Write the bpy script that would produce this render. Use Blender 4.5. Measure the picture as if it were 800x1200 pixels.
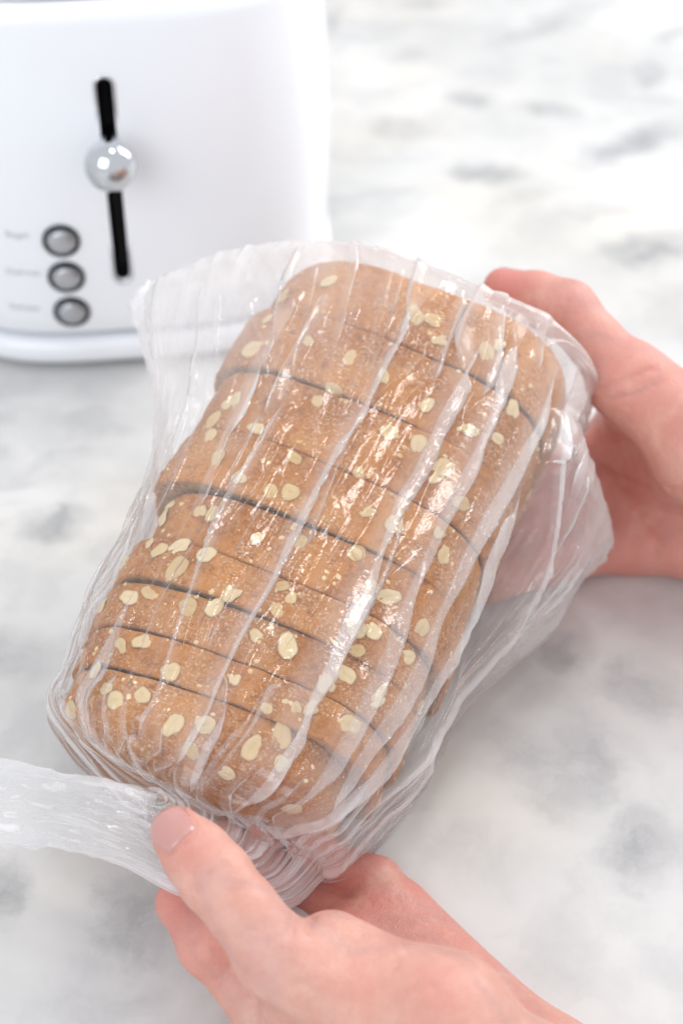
import bpy, bmesh, math, random
import numpy as np
from mathutils import Vector, Matrix, noise
from mathutils.bvhtree import BVHTree

random.seed(7); rng = np.random.default_rng(7)
S = bpy.context.scene; COL = S.collection
for o in list(bpy.data.objects): bpy.data.objects.remove(o)

# ------------------------------------------------------------------ camera, light, exposure
FPX = 2000.0                                   # focal length in units of a 1200-high picture
PITCH = math.radians(41.5)
CAM = np.array([0.0, 0.0, 0.503])
CR = np.array([1.0, 0, 0]); CU = np.array([0, math.sin(PITCH), math.cos(PITCH)]); CF = np.array([0, math.cos(PITCH), -math.sin(PITCH)])
cd = bpy.data.cameras.new('camera'); cam = bpy.data.objects.new('camera', cd); COL.objects.link(cam)
cam.location = CAM; cam.rotation_euler = (math.pi/2 - PITCH, 0, 0)
cd.sensor_fit = 'VERTICAL'; cd.sensor_height = 36; cd.sensor_width = 24; cd.lens = FPX/1200*36
cd.clip_start = .02; cd.clip_end = 50
cd.dof.use_dof = True; cd.dof.focus_distance = .582; cd.dof.aperture_fstop = 6.6
S.camera = cam

world = bpy.data.worlds.new('World'); S.world = world; world.use_nodes = True
wb = world.node_tree.nodes['Background']; wb.inputs[0].default_value = (.93, .95, 1, 1); wb.inputs[1].default_value = .75

def area(name, loc, target, size, power, col):
    l = bpy.data.lights.new(name, 'AREA'); l.shape = 'RECTANGLE'; l.size, l.size_y = size; l.energy = power; l.color = col
    o = bpy.data.objects.new(name, l); COL.objects.link(o); o.location = loc
    o.rotation_euler = (Vector(target)-Vector(loc)).to_track_quat('-Z', 'Y').to_euler()
    return o
area('window_light', (1.10, 1.45, 1.00), (0, .50, .1), (1.0, 1.2), 18, (1, .985, .96))
area('film_glint_light', (.22, .62, 1.75), (.05, .5, .1), (.30, .26), 3.4, (1, .99, .97))  # unseen lamp added overhead to draw bright lines on the film ridges
area('fill_light', (-.8, -.9, 1.1), (0, .5, .1), (1.2, 1.2), 11, (.93, .96, 1))  # added fill from the front left, brightens toaster front and hands

S.view_settings.view_transform = 'Standard'; S.view_settings.look = 'None'
S.view_settings.exposure = 0.26; S.view_settings.gamma = 1
S.cycles.use_denoising = True
S.cycles.max_bounces = 16; S.cycles.transparent_max_bounces = 40; S.cycles.diffuse_bounces = 9; S.cycles.transmission_bounces = 9; S.cycles.glossy_bounces = 4
S.cycles.sample_clamp_indirect = 6

# ------------------------------------------------------------------ helpers
def c2w(P):                                    # camera space (x right, y up, z towards the camera) to world
    P = np.asarray(P, float); return CAM + P[..., :1]*CR + P[..., 1:2]*CU - P[..., 2:3]*CF
def w2c(Q):
    q = np.asarray(Q, float) - CAM; return np.stack([q@CR, q@CU, -(q@CF)], -1)
def at(px, py, d): return c2w(np.array([(px-400)/FPX*d, (600-py)/FPX*d, -d]))
def project(Q):
    c = w2c(Q); return 400 + FPX*c[..., 0]/-c[..., 2], 600 - FPX*c[..., 1]/-c[..., 2]
def ray(px, py):
    r = at(px, py, 1.0) - CAM; return Vector(CAM), Vector(r).normalized()
def srgb(r, g, b):
    f = lambda c: c/12.92 if c <= .04045 else ((c+.055)/1.055)**2.4
    return (f(r/255), f(g/255), f(b/255), 1)
def mesh_obj(name, verts, faces, mat, parent=None, smooth=True, loc=None):
    m = bpy.data.meshes.new(name)
    verts = np.asarray(verts, float)
    if loc is not None: verts = verts - np.asarray(loc)
    if isinstance(faces, np.ndarray):
        n, k = faces.shape
        m.vertices.add(len(verts)); m.vertices.foreach_set('co', verts.astype(np.float32).ravel())
        m.loops.add(n*k); m.loops.foreach_set('vertex_index', faces.astype(np.int32).ravel())
        m.polygons.add(n); m.polygons.foreach_set('loop_start', np.arange(0, n*k, k, dtype=np.int32))
        m.update(calc_edges=True); m.validate()
    else:
        m.from_pydata([tuple(v) for v in verts], [], faces); m.update()
    if smooth: m.polygons.foreach_set('use_smooth', [True]*len(m.polygons))
    if mat: m.materials.append(mat)
    o = bpy.data.objects.new(name, m); COL.objects.link(o)
    if loc is not None: o.location = loc
    if parent: o.parent = parent
    return o
def bm_obj(name, bm, mat, parent=None, smooth=True):
    m = bpy.data.meshes.new(name); bm.normal_update(); bm.to_mesh(m); bm.free()
    if smooth: m.polygons.foreach_set('use_smooth', [True]*len(m.polygons))
    if mat: m.materials.append(mat)
    o = bpy.data.objects.new(name, m); COL.objects.link(o)
    if parent: o.parent = parent
    return o
def empty(name, M=None):
    o = bpy.data.objects.new(name, None); COL.objects.link(o); o.empty_display_size = .02
    if M is not None: o.matrix_world = M
    return o
def tag(o, label, cat, group=None):
    o['label'] = label; o['category'] = cat
    if group: o['group'] = group
    return o
def attr(o, name, vals):
    a = o.data.attributes.new(name, 'FLOAT', 'POINT'); a.data.foreach_set('value', np.asarray(vals, np.float32))
def grid_faces(nv, nu, closed=True):
    i = np.arange(nv-1)[:, None]; j = np.arange(nu if closed else nu-1)[None, :]; j2 = (j+1) % nu
    return np.stack([i*nu+j, i*nu+j2, (i+1)*nu+j2, (i+1)*nu+j], -1).reshape(-1, 4)
def smoothstep(a, b, x):
    t = np.clip((x-a)/(b-a), 0, 1); return t*t*(3-2*t)

# node helpers
def mat(name):
    m = bpy.data.materials.new(name); m.use_nodes = True
    return m, m.node_tree, m.node_tree.nodes['Principled BSDF']
class NT:
    def __init__(s, nt): s.nt = nt
    def n(s, t, **k):
        x = s.nt.nodes.new(t)
        for a, b in k.items(): setattr(x, a, b)
        return x
    def l(s, a, b): s.nt.links.new(a, b)
    def put(s, sock, v):
        if hasattr(v, 'is_linked'): s.l(v, sock)
        else: sock.default_value = v
    def math(s, op, a, b=0.0, c=None, clamp=False):
        x = s.n('ShaderNodeMath', operation=op, use_clamp=clamp); s.put(x.inputs[0], a); s.put(x.inputs[1], b)
        if c is not None: s.put(x.inputs[2], c)
        return x.outputs[0]
    def noise(s, vec, scale, detail=4, rough=.55, dist=0.0, out=0):
        x = s.n('ShaderNodeTexNoise'); s.put(x.inputs['Vector'], vec); s.put(x.inputs['Scale'], scale)
        x.inputs['Detail'].default_value = detail; x.inputs['Roughness'].default_value = rough; x.inputs['Distortion'].default_value = dist
        return x.outputs[out]
    def ramp(s, v, a, b, lo=0.0, hi=1.0):
        x = s.n('ShaderNodeMapRange', interpolation_type='SMOOTHSTEP'); s.put(x.inputs[0], v)
        for i, q in enumerate((a, b, lo, hi)): s.put(x.inputs[i+1], q)
        return x.outputs[0]
    def mix(s, f, a, b, blend='MIX'):
        x = s.n('ShaderNodeMix', data_type='RGBA', blend_type=blend); s.put(x.inputs[0], f); s.put(x.inputs[6], a); s.put(x.inputs[7], b)
        return x.outputs[2]
    def bump(s, h, strength, dist):
        x = s.n('ShaderNodeBump'); x.inputs['Strength'].default_value = strength; x.inputs['Distance'].default_value = dist; s.put(x.inputs['Height'], h)
        return x.outputs[0]
def simple(name, col, rough=.4, metal=0.0, **k):
    m, nt, b = mat(name); b.inputs['Base Color'].default_value = col; b.inputs['Roughness'].default_value = rough; b.inputs['Metallic'].default_value = metal
    for a, v in k.items(): b.inputs[a].default_value = v
    return m

# ------------------------------------------------------------------ marble counter
def ground_pt(px, py):
    o, d = ray(px, py); s = -o.z/d.z; return o + d*s
def marble():
    m, nt, b = mat('marble'); T = NT(nt)
    pos = T.n('ShaderNodeNewGeometry').outputs['Position']
    w = T.noise(pos, 9, 3, .6, out=1)
    sub = T.n('ShaderNodeVectorMath', operation='MULTIPLY_ADD'); T.l(w, sub.inputs[0]); sub.inputs[1].default_value = (.05, .05, 0); T.l(pos, sub.inputs[2])
    wp = sub.outputs[0]
    w2 = T.noise(pos, 55, 4, .65, out=1)
    sub2 = T.n('ShaderNodeVectorMath', operation='MULTIPLY_ADD'); T.l(w2, sub2.inputs[0]); sub2.inputs[1].default_value = (.022, .022, 0); T.l(wp, sub2.inputs[2])
    wp2 = sub2.outputs[0]
    cloud = T.ramp(T.noise(wp, 5.5, 5, .6), .36, .66)
    cloud2 = T.ramp(T.noise(wp2, 17, 5, .62), .42, .70)
    warm = T.ramp(T.noise(pos, 7, 2), .45, .65)
    col = T.mix(warm, (.70, .695, .68, 1), (.70, .68, .635, 1))
    col = T.mix(T.math('MULTIPLY', cloud, .38), col, (.41, .415, .42, 1))
    col = T.mix(T.math('MULTIPLY', cloud2, .34), col, (.38, .385, .39, 1))
    # the slab's own grey vein patches, each at its place on the counter
    spots = [(572,205,30,26,25,.8),(735,165,80,20,22,.8),(640,128,38,14,0,.6),(555,121,40,13,-6,.6),(470,150,60,14,0,.5),(768,86,26,20,0,.6),
             (752,292,34,46,-30,.8),(640,28,80,14,24,.5),(480,66,34,14,0,.35),(500,4,34,10,0,.5),(62,606,44,22,0,.75),(650,912,70,60,10,.55),
             (590,892,50,40,0,.5),(742,995,52,46,30,.75),(668,758,30,24,0,.65),(752,796,44,46,0,.6),(4,1042,34,40,0,.7),(150,1062,60,44,0,.6),
             (12,760,56,34,0,.5),(402,22,14,24,0,.5),(20,455,60,20,0,.4),(560,1010,70,40,0,.25),(640,1120,60,40,0,.25),(120,1150,70,50,0,.3),
             (790,40,40,12,20,.5),(420,310,60,16,0,.3),(690,250,50,12,15,.3),(610,235,40,10,20,.3),(110,500,70,18,8,.35)]
    acc = 0.0
    for px, py, sx, sy, ang, dk in spots:
        a = math.radians(ang); c = ground_pt(px, py)
        e1 = ground_pt(px+sx*math.cos(a), py-sx*math.sin(a))-c; e2 = ground_pt(px+sy*math.sin(a), py+sy*math.cos(a))-c
        rot = math.atan2(e1.y, e1.x)
        mp = T.n('ShaderNodeMapping', vector_type='TEXTURE'); T.l(wp2, mp.inputs[0])
        # the mean of the two warps is subtracted so that patches keep their place
        mp.inputs['Location'].default_value = (c.x+.036, c.y+.036, 0); mp.inputs['Rotation'].default_value = (0, 0, rot)
        mp.inputs['Scale'].default_value = (e1.length*(1.1 if py < 330 else 1.25), max(e2.length, .012)*(1.0 if py < 330 else 1.25), 1)
        ln = T.n('ShaderNodeVectorMath', operation='LENGTH'); T.l(mp.outputs[0], ln.inputs[0])
        s = T.ramp(ln.outputs['Value'], 1.1, .2, 0, min(1, dk*(1.1 if py < 330 else .85)))
        acc = s if acc == 0.0 else T.math('MAXIMUM', acc, s)
    vm = T.n('ShaderNodeMapping'); T.l(wp, vm.inputs[0]); vm.inputs['Rotation'].default_value = (0, 0, math.radians(-32)); vm.inputs['Scale'].default_value = (2.2, 9, 1)
    vn = T.math('ABSOLUTE', T.math('SUBTRACT', T.noise(vm.outputs[0], 1.6, 6, .62, .5), .5))
    vein = T.math('MULTIPLY', T.ramp(vn, .045, 0.0), T.ramp(T.noise(pos, 4.5, 3, .6), .46, .66, 0, .55))
    acc = T.math('MAXIMUM', acc, vein)
    grain = T.ramp(T.noise(wp2, 60, 5, .7), .3, .75, .35, 1.0)
    col = T.mix(T.math('MULTIPLY', acc, grain), col, (.20, .21, .235, 1))
    T.l(col, b.inputs['Base Color'])
    b.inputs['Roughness'].default_value = .34; b.inputs['Specular IOR Level'].default_value = .35
    return m
c = mesh_obj('counter', [(-3, -1, 0), (3, -1, 0), (3, 3.2, 0), (-3, 3.2, 0), (-3, -1, -.03), (3, -1, -.03), (3, 3.2, -.03), (-3, 3.2, -.03)],
             [(0, 1, 2, 3), (7, 6, 5, 4), (0, 4, 5, 1), (1, 5, 6, 2), (2, 6, 7, 3), (3, 7, 4, 0)], marble(), smooth=False)
c['kind'] = 'structure'; c['label'] = 'white marble counter with soft grey veins'

# ------------------------------------------------------------------ toaster
def build_toaster():
    m, nt, b = mat('white_enamel'); T = NT(nt)
    b.inputs['Base Color'].default_value = (.86, .88, .915, 1); b.inputs['Roughness'].default_value = .28; b.inputs['Coat Weight'].default_value = .4; b.inputs['Coat Roughness'].default_value = .08
    T.l(T.bump(T.noise(T.n('ShaderNodeTexCoord').outputs['Object'], 300, 2), .02, .001), b.inputs['Normal'])
    enamel = m
    chrome = simple('chrome', (.62, .64, .67, 1), .07, 1.0)
    brushed = simple('brushed_steel', (.50, .51, .53, 1), .38, 1.0)
    dark = simple('black_plastic', (.010, .010, .012, 1), .45)
    ringm = simple('dark_chrome', (.06, .065, .07, 1), .3, 1.0)
    grey = simple('grey_base', (.30, .32, .35, 1), .35)
    HW, HD = .106, .150
    base = at(128, 428, .843); rz = math.radians(7)
    root = empty('toaster', Matrix.Translation((base[0]-.003, base[1]+HD-.004, 0)) @ Matrix.Rotation(rz, 4, 'Z'))
    tag(root, 'white retro toaster with round chrome lever knob and three grey buttons', 'toaster')
    NU = 160
    def plan(sx, sy, e=3.6):
        a = np.linspace(0, 2*np.pi, NU, endpoint=False)
        c_, s_ = np.cos(a), np.sin(a)
        return np.stack([sx*np.sign(c_)*np.abs(c_)**(2/e), sy*np.sign(s_)*np.abs(s_)**(2/e)], -1)
    def loft(rows, cap=(True, True), e=3.6):
        V = []
        for inset, z in rows:
            p = plan(HW-inset, HD-inset, e); V.append(np.c_[p, np.full(NU, z)])
        V = np.concatenate(V); F = [tuple(f) for f in grid_faces(len(rows), NU)]
        if cap[0]: F.append(tuple(range(NU))[::-1])
        if cap[1]: F.append(tuple(range((len(rows)-1)*NU, len(rows)*NU)))
        return V, F
    # body: slightly barrelled, rounded into the top
    rows = [(.006, .0200), (.0035, .0205), (.0025, .022)] + [(.0025 - .003*math.sin(math.pi*k/14) + .002*(k/14)**2, .021+(.176-.021)*k/14) for k in range(1, 15)]
    i0 = rows[-1][0]
    for k in range(1, 9):
        a = k/8*math.pi/2*.92; rows.append((i0+.010*(1-math.cos(a)), .176+.011*math.sin(a)))
    V, F = loft(rows)
    body = mesh_obj('body', V, F, enamel, root)
    # slot pocket cut into the front
    def stadium(w, z0, z1, y0, y1, n=10):
        pts = []
        for k in range(n+1): a = math.pi*k/n; pts.append((w*math.cos(a), z1-w+w*math.sin(a)))
        for k in range(n+1): a = math.pi+math.pi*k/n; pts.append((w*math.cos(a), z0+w+w*math.sin(a)))
        return pts
    Mi = root.matrix_world.inverted()
    bvh = BVHTree.FromPolygons([root.matrix_world @ Vector(v) for v in V], F)
    def hit(px, py):
        o, d = ray(px, py); p, nn, i, dist = bvh.ray_cast(o, d); return Mi @ p, (Mi.to_3x3() @ nn).normalized()
    pt, _ = hit(122, 92); pb, _ = hit(144, 328); pk, nk = hit(126, 205)
    xs = (pt.x+pb.x)/2; z0, z1 = pb.z, pt.z
    pts = stadium(.0036, z0, z1, 0, 0); n = len(pts); yf, yb = -HD-.03, -HD+.018
    cut = mesh_obj('cut', [(xs+x, yf, z) for x, z in pts]+[(xs+x, yb, z) for x, z in pts],
                   [tuple(range(n)), tuple(range(n, 2*n))[::-1]]+[(i, n+i, n+(i+1) % n, (i+1) % n) for i in range(n)], dark, root)
    bpy.context.view_layer.update()
    md = body.modifiers.new('b', 'BOOLEAN'); md.object = cut; md.solver = 'EXACT'; md.operation = 'DIFFERENCE'
    me = bpy.data.meshes.new_from_object(body.evaluated_get(bpy.context.evaluated_depsgraph_get()))
    body.modifiers.clear(); body.data = me; bpy.data.objects.remove(cut)
    me.polygons.foreach_set('use_smooth', [True]*len(me.polygons))
    bm = bmesh.new(); bm.from_mesh(me)
    for e in bm.edges:
        if len(e.link_faces) == 2 and e.calc_face_angle(0) > .6: e.smooth = False
    bm.to_mesh(me); bm.free()
    # black liner of the slot: an open tray that follows the slot's sides
    pi_ = stadium(.0035, z0+.0001, z1-.0001, 0, 0)
    def ysurf(x, z):
        o = Vector((x, -.4, z)); p, nn, i, dd = bl.ray_cast(o, Vector((0, 1, 0))); return p.y if p else -HD
    bl = BVHTree.FromPolygons([Vector(v) for v in V], F)
    VV = [(xs+x, ysurf(xs+x, z)+.0012, z) for x, z in pi_]+[(xs+x, yb-.0003, z) for x, z in pi_]; n = len(pi_)
    mesh_obj('lever_slot', VV, [tuple(range(n, 2*n))]+[(i, (i+1) % n, n+(i+1) % n, n+i) for i in range(n)], dark, root)
    # chrome edging around the slot
    po, pin = stadium(.0052, z0-.0018, z1+.0018, 0, 0), stadium(.0037, z0-.0001, z1+.0001, 0, 0)
    VV = [(xs+x, ysurf(xs+x, z)+.0004, z) for x, z in po]+[(xs+x*.93, ysurf(xs+x, z)-.0009, z) for x, z in po]+[(xs+x, ysurf(xs+x, z)-.0006, z) for x, z in pin]+[(xs+x, ysurf(xs+x, z)+.002, z) for x, z in pin]
    mesh_obj('slot_trim', VV, [(r*n+i, r*n+(i+1) % n, (r+1)*n+(i+1) % n, (r+1)*n+i) for r in range(3) for i in range(n)], chrome, root)
    # lever: stem and ball
    ys = ysurf(xs, pk.z)
    kz = pk.z+.0155
    bm = bmesh.new(); bmesh.ops.create_cone(bm, segments=24, radius1=.0042, radius2=.0036, depth=.026, matrix=Matrix.Translation((xs, ys-.003, kz)) @ Matrix.Rotation(math.pi/2, 4, 'X'))
    stem = bm_obj('lever_stem', bm, chrome, root)
    bm = bmesh.new(); bmesh.ops.create_uvsphere(bm, u_segments=48, v_segments=32, radius=.0117, matrix=Matrix.Translation((xs, ys-.019, kz)) @ Matrix.Scale(.92, 4, (0, 1, 0)))
    bm_obj('lever_knob', bm, chrome, root)
    # buttons
    for px, py in ((72, 282), (78, 324.5), (84.5, 365)):
        p, nn = hit(px, py); R = nn.to_track_quat('Z', 'Y').to_matrix().to_4x4(); M = Matrix.Translation(p) @ R
        def lathe(prof, seg=40):
            Vv = [(r*math.cos(2*math.pi*k/seg), r*math.sin(2*math.pi*k/seg), z) for r, z in prof for k in range(seg)]
            return Vv, [(i*seg+k, i*seg+(k+1) % seg, (i+1)*seg+(k+1) % seg, (i+1)*seg+k) for i in range(len(prof)-1) for k in range(seg)]
        Vv, Ff = lathe([(.0088, -.001), (.0088, .0008), (.0080, .0016), (.0072, .0014), (.0069, .0004), (.0069, -.001)])
        bt = mesh_obj('button', Vv, Ff, ringm, root); bt.matrix_local = M
        Vv, Ff = lathe([(.0062, -.001), (.0062, .0018), (.0056, .0026), (.003, .0029), (.0001, .003)])
        mesh_obj('cap', Vv, Ff, brushed, bt)
    # small grey words printed beside the buttons
    ink = simple('grey_ink', (.60, .62, .66, 1), .5)
    for (px, py), tx in (((20, 275), 'Bagel'), ((27, 319), 'Defrost'), ((29, 360), 'Reheat')):
        p, nn = hit(px, py)
        cu = bpy.data.curves.new('lettering', 'FONT'); cu.body = tx; cu.size = .0052; cu.align_x = 'CENTER'; cu.align_y = 'CENTER'; cu.extrude = .00005
        to = bpy.data.objects.new('lettering', cu); COL.objects.link(to); bpy.context.view_layer.update()
        tm_ = bpy.data.meshes.new_from_object(to.evaluated_get(bpy.context.evaluated_depsgraph_get())); bpy.data.objects.remove(to)
        o = bpy.data.objects.new('lettering', tm_); COL.objects.link(o); tm_.materials.clear(); tm_.materials.append(ink); o.parent = root
        xx = Vector((0, 0, 1)).cross(nn).normalized(); zz = nn; yy = zz.cross(xx)
        o.matrix_local = Matrix.Translation(p+nn*.0003) @ Matrix((xx, yy, zz)).transposed().to_4x4()
    # base plate with a recessed shadow gap
    V, F = loft([(.011, .0165), (.008, .0202)]); mesh_obj('base_gap', V, F, grey, root)
    V, F = loft([(.004, .003), (.001, .0042), (-.0004, .0075), (-.0004, .0125), (.0006, .0158), (.0045, .0166), (.014, .0167)]); mesh_obj('base_plate', V, F, chrome if False else enamel, root)
    for sx in (-1, 1):
        for sy in (-1, 1):
            bm = bmesh.new(); bmesh.ops.create_cone(bm, cap_ends=True, segments=20, radius1=.009, radius2=.010, depth=.0044, matrix=Matrix.Translation((sx*.07, sy*.105, .0022)))
            bm_obj('foot', bm, dark, root)
    # chrome top plate with two bread slots
    it, zt = rows[-1]
    V, F = loft([(it-.0028, zt-.0018), (it-.0030, zt+.0006), (it-.0015, zt+.0024), (it+.006, zt+.0032), (it+.02, zt+.0034)]); top = mesh_obj('top_plate', V, F, brushed, root)
    for sx in (-.024, .024):
        pts = stadium(.011, -.105, .105, 0, 0); n = len(pts)
        V = [(sx+x, y, zt+.0034) for x, y in pts]+[(sx+x*1.12, y*1.01, zt+.0046) for x, y in pts]+[(sx+x*.92, y*.99, zt+.0046) for x, y in pts]+[(sx+x*.9, y*.99, zt+.0038) for x, y in pts]
        mesh_obj('bread_slot', V, [(r*n+i, r*n+(i+1) % n, (r+1)*n+(i+1) % n, (r+1)*n+i) for r in range(3) for i in range(n)]+[tuple(range(3*n, 4*n))], dark, top)
build_toaster()

# ------------------------------------------------------------------ loaf frame
Lc = np.array([.426, .798, -.423]); Lc /= np.linalg.norm(Lc)
Wc = np.array([.9, -.38, .19]); Wc -= Lc*(Wc@Lc); Wc /= np.linalg.norm(Wc)
Nc = np.cross(Wc, Lc); C0 = np.array([-.009, -.003, -.6])
def loaf(t, w, n):
    t, w, n = np.broadcast_arrays(np.asarray(t, float), w, n)
    return c2w(C0 + t[..., None]*Lc + w[..., None]*Wc + n[..., None]*Nc)
def loaf_inv(Q):
    q = w2c(Q) - C0; return q@Lc, q@Wc, q@Nc
def loaf_px(px, py, n):
    r = np.array([(px-400)/FPX, (600-py)/FPX, -1.]); d = (n+C0@Nc)/(r@Nc); q = d*r-C0; return np.array([q@Lc, q@Wc, n])
z3 = np.zeros(3)
Rw = c2w(Wc)-CAM; Rl = c2w(Lc)-CAM; Rn = c2w(Nc)-CAM
LOAF = Matrix((Vector(Rw), Vector(Rl), Vector(Rn))).transposed().to_4x4()   # local x = width, y = length, z = crown side
LOAF.translation = Vector(c2w(C0))

NC = -.045                                     # centre of the slice outline below the crown
def outline(th, hw=.060, top=.045, bot=.035):
    c_, s_ = np.cos(th), np.sin(th)
    e = np.where(s_ > 0, 3.0, 6.0); v = np.where(s_ > 0, top, bot)
    return 1/((np.abs(c_)/hw)**e + (np.abs(s_)/v)**e)**(1/e)
def loaf_scale(t):                             # width and depth shrink towards the heel
    k = smoothstep(-.05, -.095, t); return 1-.15*k, 1-.30*k

def bread_materials():
    m, nt, b = mat('crust'); T = NT(nt); oc = T.n('ShaderNodeTexCoord').outputs['Object']
    oi = T.n('ShaderNodeObjectInfo').outputs['Random']
    v = T.n('ShaderNodeVectorMath', operation='ADD'); T.l(oc, v.inputs[0])
    cx = T.n('ShaderNodeCombineXYZ'); T.l(oi, cx.inputs[0]); T.l(oi, cx.inputs[2]); T.l(cx.outputs[0], v.inputs[1]); p = v.outputs[0]
    col = T.mix(T.ramp(T.noise(p, 45, 5, .6), .3, .7), (.42, .145, .029, 1), (.68, .295, .080, 1))
    col = T.mix(T.math('MULTIPLY', oi, .26), col, (.30, .105, .024, 1))
    col = T.mix(T.ramp(T.noise(p, 22, 4, .6, .6), .52, .72, 0, .6), col, (.31, .095, .018, 1))
    col = T.mix(T.ramp(T.noise(p, 420, 3, .6), .42, .66, 0, .55), col, (.60, .29, .12, 1))
    col = T.mix(T.ramp(T.noise(p, 230, 4, .7), .52, .68, 0, .7), col, (.29, .095, .03, 1))
    dust = T.math('MULTIPLY', T.ramp(T.noise(p, 900, 2, .7), .5, .68), T.ramp(T.noise(p, 60, 4, .6), .36, .58))
    col = T.mix(T.math('MULTIPLY', dust, .62), col, (.78, .63, .46, 1))
    col = T.mix(T.math('MULTIPLY', T.ramp(T.noise(p, 28, 4, .6), .5, .74), .28), col, (.62, .36, .17, 1))
    T.l(col, b.inputs['Base Color']); b.inputs['Roughness'].default_value = .85; b.inputs['Specular IOR Level'].default_value = .25
    h = T.math('ADD', T.noise(p, 260, 5, .7), T.math('MULTIPLY', T.noise(p, 900, 3, .6), .4))
    T.l(T.bump(h, .8, .0018), b.inputs['Normal'])
    m2, nt, b = mat('crumb'); T = NT(nt); oc = T.n('ShaderNodeTexCoord').outputs['Object']
    vo = T.n('ShaderNodeTexVoronoi'); T.l(oc, vo.inputs['Vector']); vo.inputs['Scale'].default_value = 330
    col = T.mix(T.ramp(vo.outputs['Distance'], .1, .5), (.20, .10, .04, 1), (.42, .24, .11, 1)); T.l(col, b.inputs['Base Color']); b.inputs['Roughness'].default_value = .85
    T.l(T.bump(vo.outputs['Distance'], .6, .0012), b.inputs['Normal'])
    m3, nt, b = mat('oat'); T = NT(nt); oc = T.n('ShaderNodeTexCoord').outputs['Object']; oi = T.n('ShaderNodeObjectInfo').outputs['Random']
    col = T.mix(oi, (.70, .45, .17, 1), (.92, .73, .42, 1))
    col = T.mix(T.ramp(T.noise(oc, 700, 3), .4, .7, 0, .5), col, (.90, .80, .60, 1)); T.l(col, b.inputs['Base Color']); b.inputs['Roughness'].default_value = .7
    b.inputs['Subsurface Weight'].default_value = .15; b.inputs['Subsurface Radius'].default_value = (.002, .0012, .0006)
    T.l(T.bump(T.noise(oc, 600, 4, .6), .5, .0006), b.inputs['Normal'])
    return m, m2, m3
CRUST, CRUMB, OAT = bread_materials()

def oat_mesh(seed):
    r = random.Random(seed); rings, seg = 5, 16; V = [(0, 0, .0009)]; 
    el = r.uniform(1.05, 1.5); lob = r.uniform(-.15, .15); ph = r.random()*6
    for side in (1, -1):
        for k in range(1, rings+1 if side == 1 else rings):
            q = k/rings if side == 1 else 1-k/rings
            for j in range(seg):
                a = 2*math.pi*j/seg; rad = .5*(1+.08*math.sin(2*a+ph)+.06*math.sin(3*a+ph*2)+.035*math.sin(5*a+ph)+.02*math.sin(7*a+3*ph))
                x = q*rad*el*math.cos(a); y = q*rad*math.sin(a)
                z = side*.055*math.sqrt(max(0, 1-q*q)) + .20*x*x*lob*3 + .05*math.sin(5*x+ph)*math.sin(4*y+ph) + .10*lob*x - (.06*math.exp(-(y/.05)**2)*(1-q*.6) if side == 1 else 0)
                V.append((x, y, z))
    V.append((0, 0, -.055)); V[0] = (0, 0, -.01)
    F = [(0, 1+j, 1+(j+1) % seg) for j in range(seg)]; R = 2*rings-1
    for k in range(R-1): F += [(1+k*seg+j, 1+(k+1)*seg+j, 1+(k+1)*seg+(j+1) % seg, 1+k*seg+(j+1) % seg) for j in range(seg)]
    last = len(V)-1; F += [(last, 1+(R-1)*seg+(j+1) % seg, 1+(R-1)*seg+j) for j in range(seg)]
    m = bpy.data.meshes.new('oat_flake'); m.from_pydata(V, [], F); m.update(); m.polygons.foreach_set('use_smooth', [True]*len(m.polygons)); m.materials.append(OAT)
    return m

# slice boundaries along the loaf (metres from its middle), seen as dark lines between crusts
BND = [-.0985, -.0745, -.0590, -.0410, -.0245, -.0020, .0225, .0510, .0805, .1165]
NAMES = ['rounded bread heel slice nearest the gathered neck of the bag', 'second bread slice from the gathered neck of the bag', 'third bread slice from the gathered neck of the bag',
         'fourth bread slice from the gathered neck of the bag', 'middle bread slice of the loaf, set back at its left edge', 'fourth bread slice from the closed end of the bag',
         'third bread slice from the closed end of the bag', 'second bread slice from the closed end of the bag', 'last bread slice at the closed far end, beside the far thumb']
OFFW = [-.0038, -.0018, -.0024, -.0034, .0008, -.0050, -.0040, -.0060, -.0028]
WIDE = [1, 1, 1, 1, 1, 1.03, 1.04, 1.05, 1.03]
OFFN = [-.0006, -.0002, -.0008, .0008, -.0010, .0008, -.0006, .0006, .0002]
ROTN = [6.0, 4.4, 3.8, 2.2, 1.8, .6, .9, -.6, .8]
slices = []; crusts = []
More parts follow.
